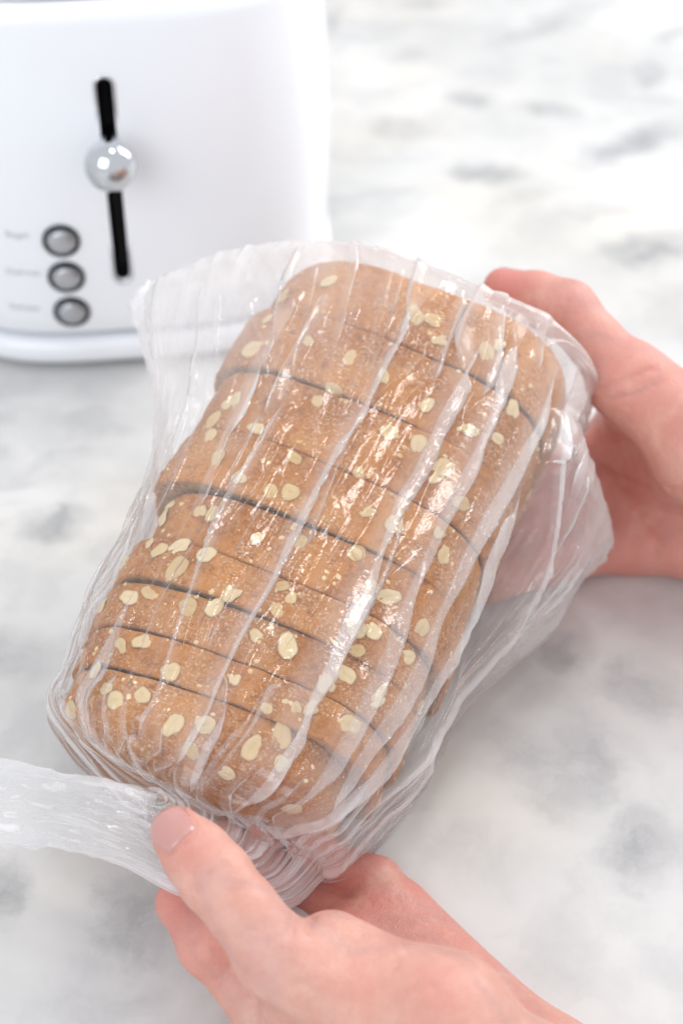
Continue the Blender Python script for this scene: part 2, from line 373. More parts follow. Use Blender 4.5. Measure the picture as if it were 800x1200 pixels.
def build_slices():
    NT_, th = 144, np.linspace(0, 2*np.pi, 144, endpoint=False)
    for i in range(len(BND)-1):
        t0, t1 = BND[i]+.00035, BND[i+1]-.00035; tm = (t0+t1)/2; H = (t1-t0)/2
        sw, sd = loaf_scale((t0+t1)/2)
        M = LOAF @ Matrix.Translation((OFFW[i], tm, OFFN[i])) @ Matrix.Rotation(math.radians(ROTN[i]), 4, 'Z') @ Matrix.Rotation(math.radians(random.uniform(-1, 1)), 4, 'X')
        root = empty('bread_slice', M); tag(root, NAMES[i], 'bread slice', 'slices of the oat loaf'); slices.append(root)
        fr = np.array([-1, -.985, -.94, -.84, -.65, -.4, -.13, .13, .4, .65, .84, .94, .985, 1.])
        ins = np.array([.0017, .0006, .0001, 0, 0, -.0002, -.0003, -.0003, -.0002, 0, 0, .0001, .0005, .0015])
        if i == 0:
            fr = np.concatenate([[-1.0], -np.cos(np.linspace(.18, math.pi/2, 12)), fr[7:]]); ins = np.concatenate([[.030], .026*(1-np.sin(np.linspace(.18, math.pi/2, 12)))**1.1, ins[7:]])
        if i == len(BND)-2:
            k = np.linspace(math.pi/2, .15, 10); fr = np.concatenate([fr[:7], np.cos(k), [1.0]]); ins = np.concatenate([ins[:7], .014*(1-np.sin(k)), [.016]])
        V = []
        hw, top, bot = .060*sw*WIDE[i]*random.uniform(.985, 1.01), .045*random.uniform(.985, 1.01), .035*sd
        for f, q in zip(fr, ins):
            r = outline(th, hw, top, bot) - q
            P = np.stack([r*np.cos(th), np.full(NT_, f*H), NC + r*np.sin(th)], -1)
            for k in range(NT_):
                v = Vector(P[k]); s = v*55 + Vector((i*3.1, 0, 0)); d = .0010*noise.noise(s) + .0006*noise.noise(v*160+Vector((i, 7, 0))) + .00025*noise.noise(v*420)
                rd = Vector((math.cos(th[k]), 0, math.sin(th[k]))); P[k] = np.array(v+rd*d) + np.array([0, .00035*noise.noise(v*120+Vector((0, 0, i*5))) if abs(f) > .93 else 0, 0])
            V.append(P)
        V = np.concatenate(V)
        o = mesh_obj('crust', V, grid_faces(len(fr), NT_), CRUST, root); 
        o.data.flip_normals()
        crusts.append(o)
        # crumb: the two cut faces, slightly sunk between the crust edges
        CV, CF_ = [], []
        for side, row in ((-1, 0), (1, len(fr)-1)):
            outer = (i == 0 and side == -1) or (i == len(BND)-2 and side == 1)
            P = V[row*NT_:(row+1)*NT_]; cen = P.mean(0); b0 = len(CV)
            for q in (1.0, .9, .7, .4, .12):
                for k in range(NT_):
                    v = cen+(P[k]-cen)*q; v = v + np.array([0, -side*.0006*(q < .95) + .0003*noise.noise(Vector(v)*300), 0]) if q < 1 else v
                    CV.append(tuple(v))
            nr = 5; f0 = len(CF_)
            for r_ in range(nr-1):
                for k in range(NT_): CF_.append((b0+r_*NT_+k, b0+r_*NT_+(k+1) % NT_, b0+(r_+1)*NT_+(k+1) % NT_, b0+(r_+1)*NT_+k))
            CF_.append(tuple(b0+(nr-1)*NT_+k for k in range(NT_)))
            if outer:                          # the heel keeps its crust
                mesh_obj('heel_crust', CV[b0:], [tuple(q-b0 for q in f) for f in CF_[f0:]], CRUST, root); del CV[b0:]; del CF_[f0:]
        mesh_obj('crumb', CV, CF_, CRUMB, root)
    # oat flakes
    bpy.context.view_layer.update()
    allv, allf, owner = [], [], []
    for i, o in enumerate(crusts):
        b0 = len(allv); allv += [o.parent.matrix_world @ v.co for v in o.data.vertices]
        for p in o.data.polygons: allf.append([b0+j for j in p.vertices]); owner.append(i)
    bvh = BVHTree.FromPolygons(allv, allf)
    oats = [oat_mesh(k) for k in range(7)]
    px = [(275,467),(250,493),(247,510),(255,537),(266,474),(297,410),(280,392),(262,420),(392,457),(372,470),(450,440),(457,507),(345,537),(317,577),(340,577),(420,555),(300,502),
          (192,607),(207,572),(235,600),(352,635),(175,637),(187,645),(136,641),(207,667),(242,650),(420,647),(485,370),(500,475),(462,615),(302,630),(175,695),(220,712),(252,712),(272,695),
          (170,632),(330,687),(325,715),(341,701),(337,757),(417,735),(417,762),(404,790),(382,802),(275,795),(312,830),(347,830),(142,757),(167,752),(125,807),(136,821),(112,786),(167,815),
          (240,850),(200,787),(203,850),(295,877),(330,895),(330,862),(507,375),(515,399),(562,445),(570,415),(490,520),(510,560),(415,650),(625,520),(582,515),(494,736),(520,650),(478,770),
          (455,700),(540,590),(600,480),(360,400),(410,420),(385,330),(430,600),(280,560),(152,700),(300,745),(225,880),(265,905),(370,870),(410,850),(440,820)]
    def place(p, nn, i, sz):
        zz = nn.normalized(); xx = zz.orthogonal().normalized(); xx = Matrix.Rotation(random.random()*6.28, 3, zz) @ xx
        zz = (zz+Vector((random.uniform(-.18, .18), random.uniform(-.18, .18), random.uniform(-.18, .18)))).normalized(); yy = zz.cross(xx).normalized(); xx = yy.cross(zz)
        M = Matrix((xx, yy, zz)).transposed().to_4x4(); M.translation = p + nn*sz*.035
        o = bpy.data.objects.new('oat_flake', random.choice(oats)); COL.objects.link(o); o.parent = slices[i]
        o.matrix_local = slices[i].matrix_world.inverted() @ M @ Matrix.Diagonal((sz, sz, sz, 1))
    for x, y in px:
        o, d = ray(x, y); p, nn, k, dist = bvh.ray_cast(o, d)
        if p is None: continue
        if nn.dot(d) > 0: nn = -nn
        place(p, nn, owner[k], random.uniform(.0042, .0072))
    cen = LOAF @ Vector((0, 0, NC))
    for i in range(len(slices)):
        for k in range(4):
            th_ = random.uniform(-.5, 1.0) if k % 2 else random.uniform(2.1, 3.7); tt = random.uniform(BND[i]+.003, BND[i+1]-.003)
            dr = LOAF.to_3x3() @ Vector((math.cos(th_), 0, math.sin(th_))); o = LOAF @ Vector((0, tt, NC)) + dr*.1
            p, nn, kk, dist = bvh.ray_cast(o, -dr)
            if p is None: continue
            if nn.dot(dr) < 0: nn = -nn
            place(p, nn, owner[kk], random.uniform(.005, .007))
build_slices()
def build_fragments():
    # oat dust and broken flakes on each crown, too small to pick apart
    for i, (sl, cr) in enumerate(zip(slices, crusts)):
        me = cr.data; r = random.Random(50+i); V, F = [], []
        for k in range(90):
            p = me.polygons[r.randrange(len(me.polygons))]
            if p.normal.z*(1 if p.normal.dot(p.center-Vector((0, 0, NC))) > 0 else -1) < -.1: continue
            nn = p.normal if p.normal.dot(p.center-Vector((0, 0, NC))) > 0 else -p.normal
            if abs(nn.y) > .5: continue
            xx = nn.orthogonal().normalized(); xx = Matrix.Rotation(r.random()*6.28, 3, nn) @ xx; yy = nn.cross(xx); sz = r.uniform(.0003, .0011); b0 = len(V)
            for q, hh in ((1, 0), (.7, .4)):
                for j in range(5):
                    a = j*1.257; g = r.uniform(.7, 1.2)*q; V.append(p.center+xx*sz*g*math.cos(a)*1.3+yy*sz*g*math.sin(a)+nn*sz*hh)
            F += [(b0+j, b0+(j+1) % 5, b0+5+(j+1) % 5, b0+5+j) for j in range(5)]+[tuple(b0+5+j for j in range(5))]
        o = mesh_obj('oat_fragments', V, F, OAT, sl); o['kind'] = 'stuff'
build_fragments()
# ------------------------------------------------------------------ clear plastic bag
def vnoise(x, y, seed):                        # smooth 2-D value noise
    r = np.random.default_rng(seed); G = r.random((256, 256))
    xi, yi = np.floor(x).astype(int), np.floor(y).astype(int); fx, fy = x-xi, y-yi
    fx, fy = fx*fx*(3-2*fx), fy*fy*(3-2*fy); g = lambda a, b: G[a & 255, b & 255]
    return (g(xi, yi)*(1-fx)+g(xi+1, yi)*fx)*(1-fy) + (g(xi, yi+1)*(1-fx)+g(xi+1, yi+1)*fx)*fy
def film_material():
    m, nt, b = mat('polythene_film'); T = NT(nt); nt.nodes.remove(b)
    out = nt.nodes['Material Output']
    pos = T.n('ShaderNodeNewGeometry').outputs['Position']
    at_ = T.n('ShaderNodeAttribute', attribute_name='thick_glare').outputs['Fac']
    bump = T.bump(T.math('ADD', T.noise(pos, 210, 3, .6), T.math('MULTIPLY', T.noise(pos, 800, 2, .5), .25)), .30, .0008)
    lw = T.n('ShaderNodeLayerWeight'); lw.inputs[0].default_value = .5
    cosv = T.math('MAXIMUM', T.math('SUBTRACT', 1.0, lw.outputs['Facing']), .06)
    # scattering along the path through a thin milky sheet: 1 - exp(-thickness / cos)
    haze = T.math('SUBTRACT', 1.0, T.math('POWER', 2.718, T.math('DIVIDE', T.math('MULTIPLY', at_, -1.0), cosv)))
    tr = T.n('ShaderNodeBsdfTransparent'); tr.inputs[0].default_value = (.985, .985, .99, 1)
    df = T.n('ShaderNodeBsdfDiffuse'); df.inputs[0].default_value = (.97, .975, .985, 1); T.l(bump, df.inputs['Normal'])
    tl = T.n('ShaderNodeBsdfTranslucent'); tl.inputs[0].default_value = (.97, .975, .985, 1)
    sc = T.n('ShaderNodeMixShader'); sc.inputs[0].default_value = .35; T.l(df.outputs[0], sc.inputs[1]); T.l(tl.outputs[0], sc.inputs[2])
    mx = T.n('ShaderNodeMixShader'); T.l(haze, mx.inputs[0]); T.l(tr.outputs[0], mx.inputs[1]); T.l(sc.outputs[0], mx.inputs[2])
    gl = T.n('ShaderNodeBsdfGlossy'); gl.inputs['Roughness'].default_value = .10; T.l(bump, gl.inputs['Normal'])
    fr = T.math('ADD', .05, T.math('MULTIPLY', T.math('POWER', lw.outputs['Facing'], 3.5), .7))
    m2 = T.n('ShaderNodeMixShader'); T.l(fr, m2.inputs[0]); T.l(mx.outputs[0], m2.inputs[1]); T.l(gl.outputs[0], m2.inputs[2])
    T.l(m2.outputs[0], out.inputs['Surface'])
    return m
FILM = film_material()
NU, NV = 1100, 420
def build_bag():
    u = np.arange(NU)/NU; ph = 2*np.pi*u
    lf = lambda t, w, n: loaf(t, w, n)
    Nw = Rn
    rings = []                                 # (A, B, middle, bulge above, bulge below, squareness)
    def body_ring(a, b, mid, ht, hb, p): rings.append((lf(*a), lf(*b), lf(*mid), ht, hb, p))
    body_ring((.081, -.122, -.048), (.070, .096, -.066), (.1260, -.012, -.048), .0008, .0008, 1)
    body_ring((.079, -.119, -.048), (.069, .095, -.066), (.1240, -.012, -.048), .014, .014, .8)
    body_ring((.074, -.114, -.048), (.066, .092, -.064), (.1200, -.010, -.048), .040, .032, .6)
    body_ring((.062, -.103, -.048), (.056, .089, -.062), (.1000, -.005, -.048), .050, .036, .5)
    body_ring((.040, -.086, -.048), (.030, .083, -.062), (.055, 0, -.048), .050, .036, .5)
    body_ring((.010, -.072, -.047), (.000, .072, -.061), (.012, 0, -.047), .050, .036, .5)
    body_ring((-.020, -.066, -.046), (-.030, .064, -.059), (-.022, 0, -.046), .050, .036, .5)
    body_ring((-.050, -.065, -.044), (-.056, .063, -.056), (-.053, 0, -.046), .048, .034, .5)
    body_ring((-.076, -.058, -.042), (-.080, .060, -.053), (-.078, 0, -.046), .046, .031, .55)
    body_ring((-.093, -.056, -.040), (-.095, .054, -.050), (-.103, 0, -.042), .036, .027, .6)
    def px_ring(a, b, ht, hb, p=.8):
        A, B = at(*a), at(*b); rings.append((A, B, (A+B)/2, ht, hb, p))
    px_ring((146, 930, .583), (372, 1022, .598), .025, .018)
    px_ring((170, 944, .574), (335, 1050, .588), .021, .018)
    px_ring((184, 949, .566), (268, 1050, .571), .016, .013)
    px_ring((176, 944, .562), (214, 1036, .562), .011, .011)
    px_ring((146, 932, .560), (144, 1000, .560), .008, .008)
    px_ring((92, 922, .564), (84, 982, .564), .006, .006)
    px_ring((20, 910, .570), (16, 974, .570), .007, .007)
    px_ring((-70, 898, .577), (-72, 980, .577), .009, .009)
    R = []
    for A, B, M, ht, hb, p in rings:
        c_, s_ = np.cos(ph), np.sin(ph)
        x = -np.sign(c_)*np.abs(c_)**max(p, .55); z = np.sign(s_)*np.abs(s_)**p
        s = (x+1)/2; mo = M-(A+B)/2
        P = A + (B-A)*s[:, None] + mo*(4*s*(1-s))[:, None] + np.where(z > 0, ht, hb)[:, None]*z[:, None]*Nw
        # even spacing around the ring
        d = np.r_[0, np.cumsum(np.linalg.norm(np.diff(np.r_[P, P[:1]], axis=0), axis=1))]
        half = d[NU//2]; tgt = np.where(u < .5, u*2*half, half+(u-.5)*2*(d[-1]-half))
        Q = np.r_[P, P[:1]]; R.append(np.stack([np.interp(tgt, d, Q[:, k]) for k in range(3)], -1))
    R = np.array(R); n = len(R)
    step = np.linalg.norm(np.diff(R, axis=0), axis=2).mean(1); cum = np.r_[0, np.cumsum(np.maximum(step, .004))]
    v = np.linspace(0, cum[-1], NV); k = np.clip(np.searchsorted(cum, v, 'right')-1, 0, n-2); f = ((v-cum[k])/(cum[k+1]-cum[k]))[:, None, None]
    km, k2, k3 = np.maximum(k-1, 0), k+1, np.minimum(k+2, n-1)
    h = lambda i, j: (cum[j]-cum[i])[:, None, None]
    m1 = (R[k2]-R[km])/np.maximum(h(km, k2), 1e-6)*h(k, k2); m2 = (R[k3]-R[k])/np.maximum(h(k, k3), 1e-6)*h(k, k2)
    P = (2*f**3-3*f**2+1)*R[k] + (f**3-2*f**2+f)*m1 + (-2*f**3+3*f**2)*R[k2] + (f**3-f**2)*m2
    rowv = np.interp(v, cum, np.arange(n))      # ring index along the bag, 0 seam .. 17 open end
    # keep the film outside the bread
    def push(P, gap):
        t, w, q = loaf_inv(P); inb = (t > -.104) & (t < .1220)
        th = np.arctan2(q-NC, w); r = np.hypot(q-NC, w); sw, sd = loaf_scale(t)
        end = smoothstep(.1220, .1115, t)*smoothstep(-.104, -.088, t)
        rp = outline(th, .0630*sw, .0470, .0358*sd) + gap - .022*(1-end)**2
        r2 = np.where(inb & (r < rp), rp, r); w2, q2 = r2*np.cos(th), NC+r2*np.sin(th)
        return np.where((inb & (r < rp))[..., None], loaf(t, w2, q2), P)
    P = push(P, .0028)
    def normals(P):
        du = np.roll(P, -1, 1)-np.roll(P, 1, 1); dv = np.gradient(P, axis=0); nn = np.cross(du, dv)
        nn /= np.linalg.norm(nn, axis=2, keepdims=True)+1e-12; du /= np.linalg.norm(du, axis=2, keepdims=True)+1e-12
        return nn, du
    nn, tg = normals(P)
    cen = P.mean(1, keepdims=True)
    if ((P-cen)*nn).sum(2).mean() < 0: nn = -nn
    # smooth the normals a little so that pleats do not cross
    for _ in range(6): nn = (nn+np.roll(nn, 1, 1)+np.roll(nn, -1, 1)); nn /= np.linalg.norm(nn, axis=2, keepdims=True)+1e-12
    per = np.linalg.norm(np.roll(P, -1, 1)-P, axis=2).sum(1)
    PX, PY = project(P)
    UU, VV = np.meshgrid(u, v/cum[-1])
    H = np.zeros((NV, NU)); TG = np.zeros((NV, NU)); TH = np.zeros((NV, NU))
    vi = np.arange(NV)
    def pleat(uv, vv, height, wd, lean, th=.10, fade=.12):
        # a folded ridge of film running along the bag: (uv, vv) its path
        o = np.argsort(vv); uv, vv = np.asarray(uv)[o], np.asarray(vv)[o]
        lo, hi = int(vv[0]), int(vv[-1])
        if hi-lo < 4: return
        rows = np.arange(lo, hi+1); uc = np.interp(rows, vv, uv)
        kk = np.ones(7)/7
        if len(uc) > 30:
            for _ in range(4): uc = np.convolve(np.pad(uc, 3, 'edge'), kk, 'valid')
        q = (rows-lo)/(hi-lo); env = np.minimum(1, np.minimum(q/fade, (1-q)/fade)); env = env**.8
        wig = .75+.5*vnoise(rows*.045, np.full(len(rows), height*9e4), 3)
        d = (u[None, :]-uc[:, None]+.5) % 1-.5; x = d*per[rows][:, None]
        wloc = (np.clip(per[rows]/.30, .4, 1)*wd*(.7+.6*vnoise(rows*.03, np.full(len(rows), height*5e4+9), 5)))[:, None]
        g = np.clip(1-np.abs(x)/wloc, 0, 1); g = g*(1.35-.35*g); hh = (height*env*wig*np.clip(per[rows]/.30, .22, 1))[:, None]*g
        flat = min(1.0, .0016/height+.15); H[rows] = np.maximum(H[rows], hh*flat); TG[rows] += lean*1.25*hh*g; TH[rows] += th*env[:, None]*smoothstep(0, .8, g)
    vis = (PX > -200) & (UU > .005) & (UU < .495)
    def trace(pts, *a, **k_):
        uv, vv = [], []
        for x, y in pts:
            d = np.where(vis, (PX-x)**2+(PY-y)**2, 1e9); i, j = np.unravel_index(np.argmin(d), d.shape)
            if d[i, j] < 30**2: uv.append(u[j]); vv.append(i)
        vv, ix = np.unique(vv, return_index=True)
        if len(vv) > 1: pleat(np.array(uv)[ix], vv, *a, **k_)
    tr = [([(522,322),(480,365),(450,412),(400,505),(380,540),(345,612),(320,665),(275,745),(240,810),(215,880),(205,935)], .0042, .0022, 1.1),
          ([(345,455),(315,515),(265,600),(240,665),(215,735),(195,800),(180,860),(168,912)], .0030, .0018, -1.0),
          ([(565,385),(525,445),(490,515),(445,615),(415,685),(385,740),(350,810),(305,900),(280,945)], .0058, .0030, 1.2),
          ([(620,375),(585,440),(565,480),(515,570),(475,668),(442,750),(408,826),(375,880),(310,960)], .0056, .0028, 1.3),
          ([(650,415),(630,480),(600,525),(560,590),(515,685),(465,797),(408,883),(350,955)], .0060, .0032, 1.1),
          ([(608,560),(570,650),(537,740),(475,835),(427,902),(380,945),(320,985)], .0055, .0030, 1.0),
          ([(680,455),(672,540),(640,640),(605,725),(560,790),(515,848),(470,905),(410,968)], .0050, .0034, .8),
          ([(92,775),(97,840),(122,888),(165,928)], .0040, .0022, -1.0), ([(72,800),(90,860),(130,905),(170,940)], .0032, .002, 1.0),
          ([(150,800),(150,850),(170,905)], .0035, .002, 1.0), ([(135,790),(140,860),(160,910)], .0030, .002, -1.0),
          ([(190,830),(190,880),(195,930)], .0034, .002, 1.0), ([(262,790),(240,860),(222,925)], .0036, .0022, 1.0),
          ([(330,800),(285,880),(250,935)], .0034, .002, -1.0), ([(400,770),(350,850),(300,920),(270,950)], .0040, .0022, 1.0),
          ([(430,690),(395,770),(345,860),(300,930)], .0030, .0018, -1.0), ([(470,600),(440,680),(400,765)], .0030, .0018, 1.0),
          ([(420,470),(385,560),(350,650)], .0022, .0015, 1.0), ([(300,420),(260,520),(225,610)], .0024, .002, 1.0), ([(345,350),(300,430),(265,510)], .0026, .003, 1.0),
          ([(385,345),(340,430),(310,500)], .0026, .003, -1.0), ([(430,330),(385,420)], .0024, .0026, 1.0),
          ([(540,340),(520,395),(500,450)], .0036, .0022, 1.0), ([(562,350),(548,400),(530,440)], .0040, .0024, -1.0), ([(590,362),(575,415),(556,470)], .0040, .0024, 1.0),
          ([(606,368),(596,430),(580,480)], .0036, .002, -1.0), ([(636,390),(622,440)], .0044, .0026, 1.0), ([(664,415),(656,480),(640,540)], .0050, .003, 1.0),
          ([(692,450),(690,520),(668,585)], .0045, .003, -1.0), ([(500,325),(485,360),(470,395)], .0030, .002, -1.0), ([(600,600),(560,690),(520,770)], .003, .0018, -1.0),
          ([(120,690),(100,760),(98,830)], .0034, .0025, 1.0), ([(165,560),(130,660),(105,740)], .0030, .0028, 1.0), ([(190,480),(160,580),(125,690)], .003, .003, -1.0)]
    for pts, a, b, c_ in tr: trace(pts, a*(1.0 if pts[0][0] > 540 else .8), b*(1.05 if pts[0][0] > 540 else .8), c_, .15 if pts[0][0] > 500 else .10)
    r2 = np.random.default_rng(11)
    for k_ in range(26):                        # pleats on the side and underside
        u0 = r2.uniform(.5, 1.0); a = r2.integers(20, 200); b = a+r2.integers(50, 150)
        pleat([u0, u0+r2.uniform(-.012, .012)], [a, min(b, NV-1)], r2.uniform(.0012, .0035), r2.uniform(.0012, .0024), r2.choice([-1, 1])*1.0, .06)
    for k_ in range(40):                        # slanting creases that cross the long folds
        u0 = r2.uniform(.04, .47); a = r2.integers(50, 230); b = a+r2.integers(14, 60)
        pleat([u0, u0+r2.choice([-1, 1])*r2.uniform(.015, .05)], [a, b], r2.uniform(.0006, .0014), r2.uniform(.0007, .0011), .4, .02, .3)
    for k_ in range(60):                        # fine tension lines on the crown side
        u0 = r2.uniform(.03, .48); a = r2.integers(40, 190); b = a+r2.integers(25, 90)
        pleat([u0, u0+r2.uniform(-.006, .006)], [a, b], r2.uniform(.0008, .0018), r2.uniform(.0007, .0013), r2.choice([-1, 1])*.8, .02)
    for k_ in range(76):                        # gathers running into the neck
        u0 = r2.random(); i0 = np.searchsorted(rowv, r2.uniform(6.6, 9.6)); i1 = np.searchsorted(rowv, r2.uniform(12.5, 14.8))
        pleat([u0, u0+r2.uniform(-.01, .01)], [i0, i1], r2.uniform(.0016, .0048), r2.uniform(.0009, .0022), r2.choice([-1, 1])*r2.uniform(.5, 1.2), .06, .3)
    near_end = (.25+.75*smoothstep(1.2, 3.2, rowv))[:, None]; H *= near_end; TG *= near_end
    gather = smoothstep(8.6, 11.5, rowv)[:, None]; tail = smoothstep(13.0, 15.0, rowv)[:, None]; ear = smoothstep(3.2, .5, rowv)[:, None]
    left = smoothstep(.10, .0, np.minimum(UU, 1-UU)); rightz = smoothstep(.09, .0, np.abs(UU-.5))
    rd = lambda a, b, s, e: (1-np.abs(2*vnoise(UU*a, VV*b, s)-1))**e
    H += gather*(.0030*rd(30, 6, 21, 1.6)*(1-.7*tail) + .0010*rd(70, 9, 22, 2)*(1-.6*tail)) + .0009*rd(46, 5, 23, 3) + .00045*rd(120, 22, 24, 3)
    H += tail*.0035*(rd(9, 8, 25, 1.2)-.4) + tail*.0022*(rd(24, 26, 26, 1.5)-.3)
    H += (left+.5*rightz)*(.0030*(rd(30, 11, 27, 1.6)-.3)+.0012*(rd(60, 46, 28, 1.5)-.3))*(1-gather) + ear*(.0015*(rd(60, 40, 29, 1.4)-.3))
    # in the empty margins the two sheets lie loosely together: slow waves
    wave = (left+rightz)*(1-gather)*.004*(vnoise(UU*9, VV*14, 31)-.5)
    P = P + nn*(H+wave)[..., None] + tg*np.clip(TG, -.009, .009)[..., None]
    for _ in range(3):                          # film is taut lengthwise: even out the rows
        Q = P.copy(); Q[1:-1] = .25*P[:-2]+.5*P[1:-1]+.25*P[2:]; P = Q
    t0_ = int(np.argmax(tail[:, 0] > 0)); Pt = P[t0_:]; tw = (tail[t0_:]*.9)[..., None]
    for _ in range(350): Pt = Pt + tw*(.25*np.roll(Pt, 1, 1)+.25*np.roll(Pt, -1, 1)-.5*Pt)
    P[t0_:] = Pt
    P = P + nn*(tail*(.0034*(rd(9, 9, 35, 1.1)-.4)+.0014*(rd(14, 34, 36, 1.2)-.3)))[..., None]
    P = push(P, .0010)
    thick_glare = .016 + .04*vnoise(UU*26, VV*6, 41)**2 + .05*rd(46, 5, 23, 3) + .9*TH + .07*left*(1-gather) + .05*ear + .13*gather + .12*tail
    left2 = smoothstep(.15, .02, np.minimum(UU, 1-UU)); thick_glare += .20*left2*smoothstep(.52, .15, VV)*(.5+.9*vnoise(UU*30, VV*16, 47)) + .11*rightz*(.5+vnoise(UU*50, VV*9, 48))*(1-tail) + .06*left*(1-tail)
    thick_glare += .15*smoothstep(.34, .10, VV)*(UU < .5)*(.3+.9*vnoise(UU*60, VV*9, 46))
    thick_glare += .30*smoothstep(.24, .07, UU)*smoothstep(.50, .10, VV)*(.4+.9*vnoise(UU*40, VV*10, 43))
    thick_glare += .13*smoothstep(7.0, 9.0, rowv)[:, None]*smoothstep(.33, .42, UU)*smoothstep(.70, .60, UU)*(1-tail)*(.5+.9*vnoise(UU*120, VV*8, 49))
    thick_glare += .09*smoothstep(.36, .46, UU)*smoothstep(.62, .54, UU)*smoothstep(.40, .15, VV)*(.4+vnoise(UU*150, VV*7, 50))  # extra white in the film stands for the bright reflection on the right flap
    thick_glare *= .8+.4*vnoise(UU*90, VV*60, 42)
    thick_glare = thick_glare*(1-.8*tail)+.8*tail*(.16+.10*vnoise(UU*10, VV*30, 44))
    root = empty('plastic_bag', Matrix.Translation(tuple(loaf(0, 0, -.05))))
    tag(root, 'clear crinkled plastic bag around the sliced loaf, gathered at its neck', 'plastic bag')
    loc = np.array(root.location)
    F = grid_faces(NV, NU)
    rowf = np.repeat(np.arange(NV-1), NU)
    cuts = [0, int(np.searchsorted(rowv, 9.6)), int(np.searchsorted(rowv, 13.0)), NV-1]
    for nm, a, b in zip(('film_body', 'gathered_neck', 'loose_tail'), cuts[:-1], cuts[1:]):
        f_ = grid_faces(b-a+1, NU); vv = P[a:b+1].reshape(-1, 3)-loc
        o = mesh_obj(nm, vv, f_[:, ::-1], FILM, root); attr(o, 'thick_glare', thick_glare[a:b+1].ravel())
    # welded seam strip along the closed end
    i0, i1 = 0, 2
    mid = (P[0]+P[0][::-1])/2; half = P[0][:NU//2+1]
    out_ = half - P[6][:NU//2+1]; out_ /= np.linalg.norm(out_, axis=1, keepdims=True)+1e-9
    ramp_ = smoothstep(0, 12, np.arange(len(half)))*smoothstep(0, 12, np.arange(len(half))[::-1])
    dirv = (loaf(1, 0, 0)-loaf(0, 0, 0))[None, :]*np.ones((len(half), 1))
    o = mesh_obj('seam', np.concatenate([half, half+dirv*.004*ramp_[:, None]])-loc, grid_faces(2, len(half), False), FILM, root); attr(o, 'thick_glare', np.full(2*len(half), .22))
build_bag()
# ------------------------------------------------------------------ hands
def surface_nets(Fv, org, h):
    neg = Fv < 0; nx, ny, nz = Fv.shape
    acc = np.zeros((nx-1, ny-1, nz-1, 3)); cnt = np.zeros((nx-1, ny-1, nz-1))
    cor = [(0,0,0),(1,0,0),(0,1,0),(1,1,0),(0,0,1),(1,0,1),(0,1,1),(1,1,1)]
    sl = lambda A, c_: A[c_[0]:nx-1+c_[0], c_[1]:ny-1+c_[1], c_[2]:nz-1+c_[2]]
    for a in range(8):
        for ax in range(3):
            if cor[a][ax]: continue
            b = list(cor[a]); b[ax] = 1; b = tuple(b)
            fa, fb = sl(Fv, cor[a]), sl(Fv, b); m = (fa < 0) != (fb < 0)
            t = np.where(m, fa/np.where(m, fa-fb, 1), 0)
            for k in range(3): acc[..., k] += m*(cor[a][k] + (t if k == ax else 0))
            cnt += m
    act = cnt > 0; idx = -np.ones(act.shape, int); idx[act] = np.arange(act.sum())
    ijk = np.argwhere(act); V = org + h*(ijk + acc[act]/cnt[act][:, None])
    Fs = []
    for ax in range(3):
        o1, o2 = [(1, 2), (2, 0), (0, 1)][ax]
        s0 = [slice(1, d-1) for d in Fv.shape]; s0[ax] = slice(0, Fv.shape[ax]-1)
        s1 = list(s0); s1[ax] = slice(1, Fv.shape[ax])
        a, b = neg[tuple(s0)], neg[tuple(s1)]; e = np.argwhere(a != b); sgn = a[a != b]
        st = np.array([s.start for s in s0]); e = e+st
        d1 = np.zeros(3, int); d1[o1] = 1; d2 = np.zeros(3, int); d2[o2] = 1
        q = [idx[tuple((e-x).T)] for x in (d1*0, d1, d1+d2, d2)]
        q = np.stack(q, -1); q[~sgn] = q[~sgn][:, ::-1]; Fs.append(q)
    return V, np.concatenate(Fs)
def smin(a, b, k):
    h = np.clip(.5+.5*(b-a)/k, 0, 1); return b*(1-h)+a*h-k*h*(1-h)
def cone(p, a, b, ra, rb):
    ab = b-a; t = np.clip(((p-a)@ab)/(ab@ab), 0, 1); return np.linalg.norm(p-a-t[..., None]*ab, axis=-1)-(ra+(rb-ra)*t)
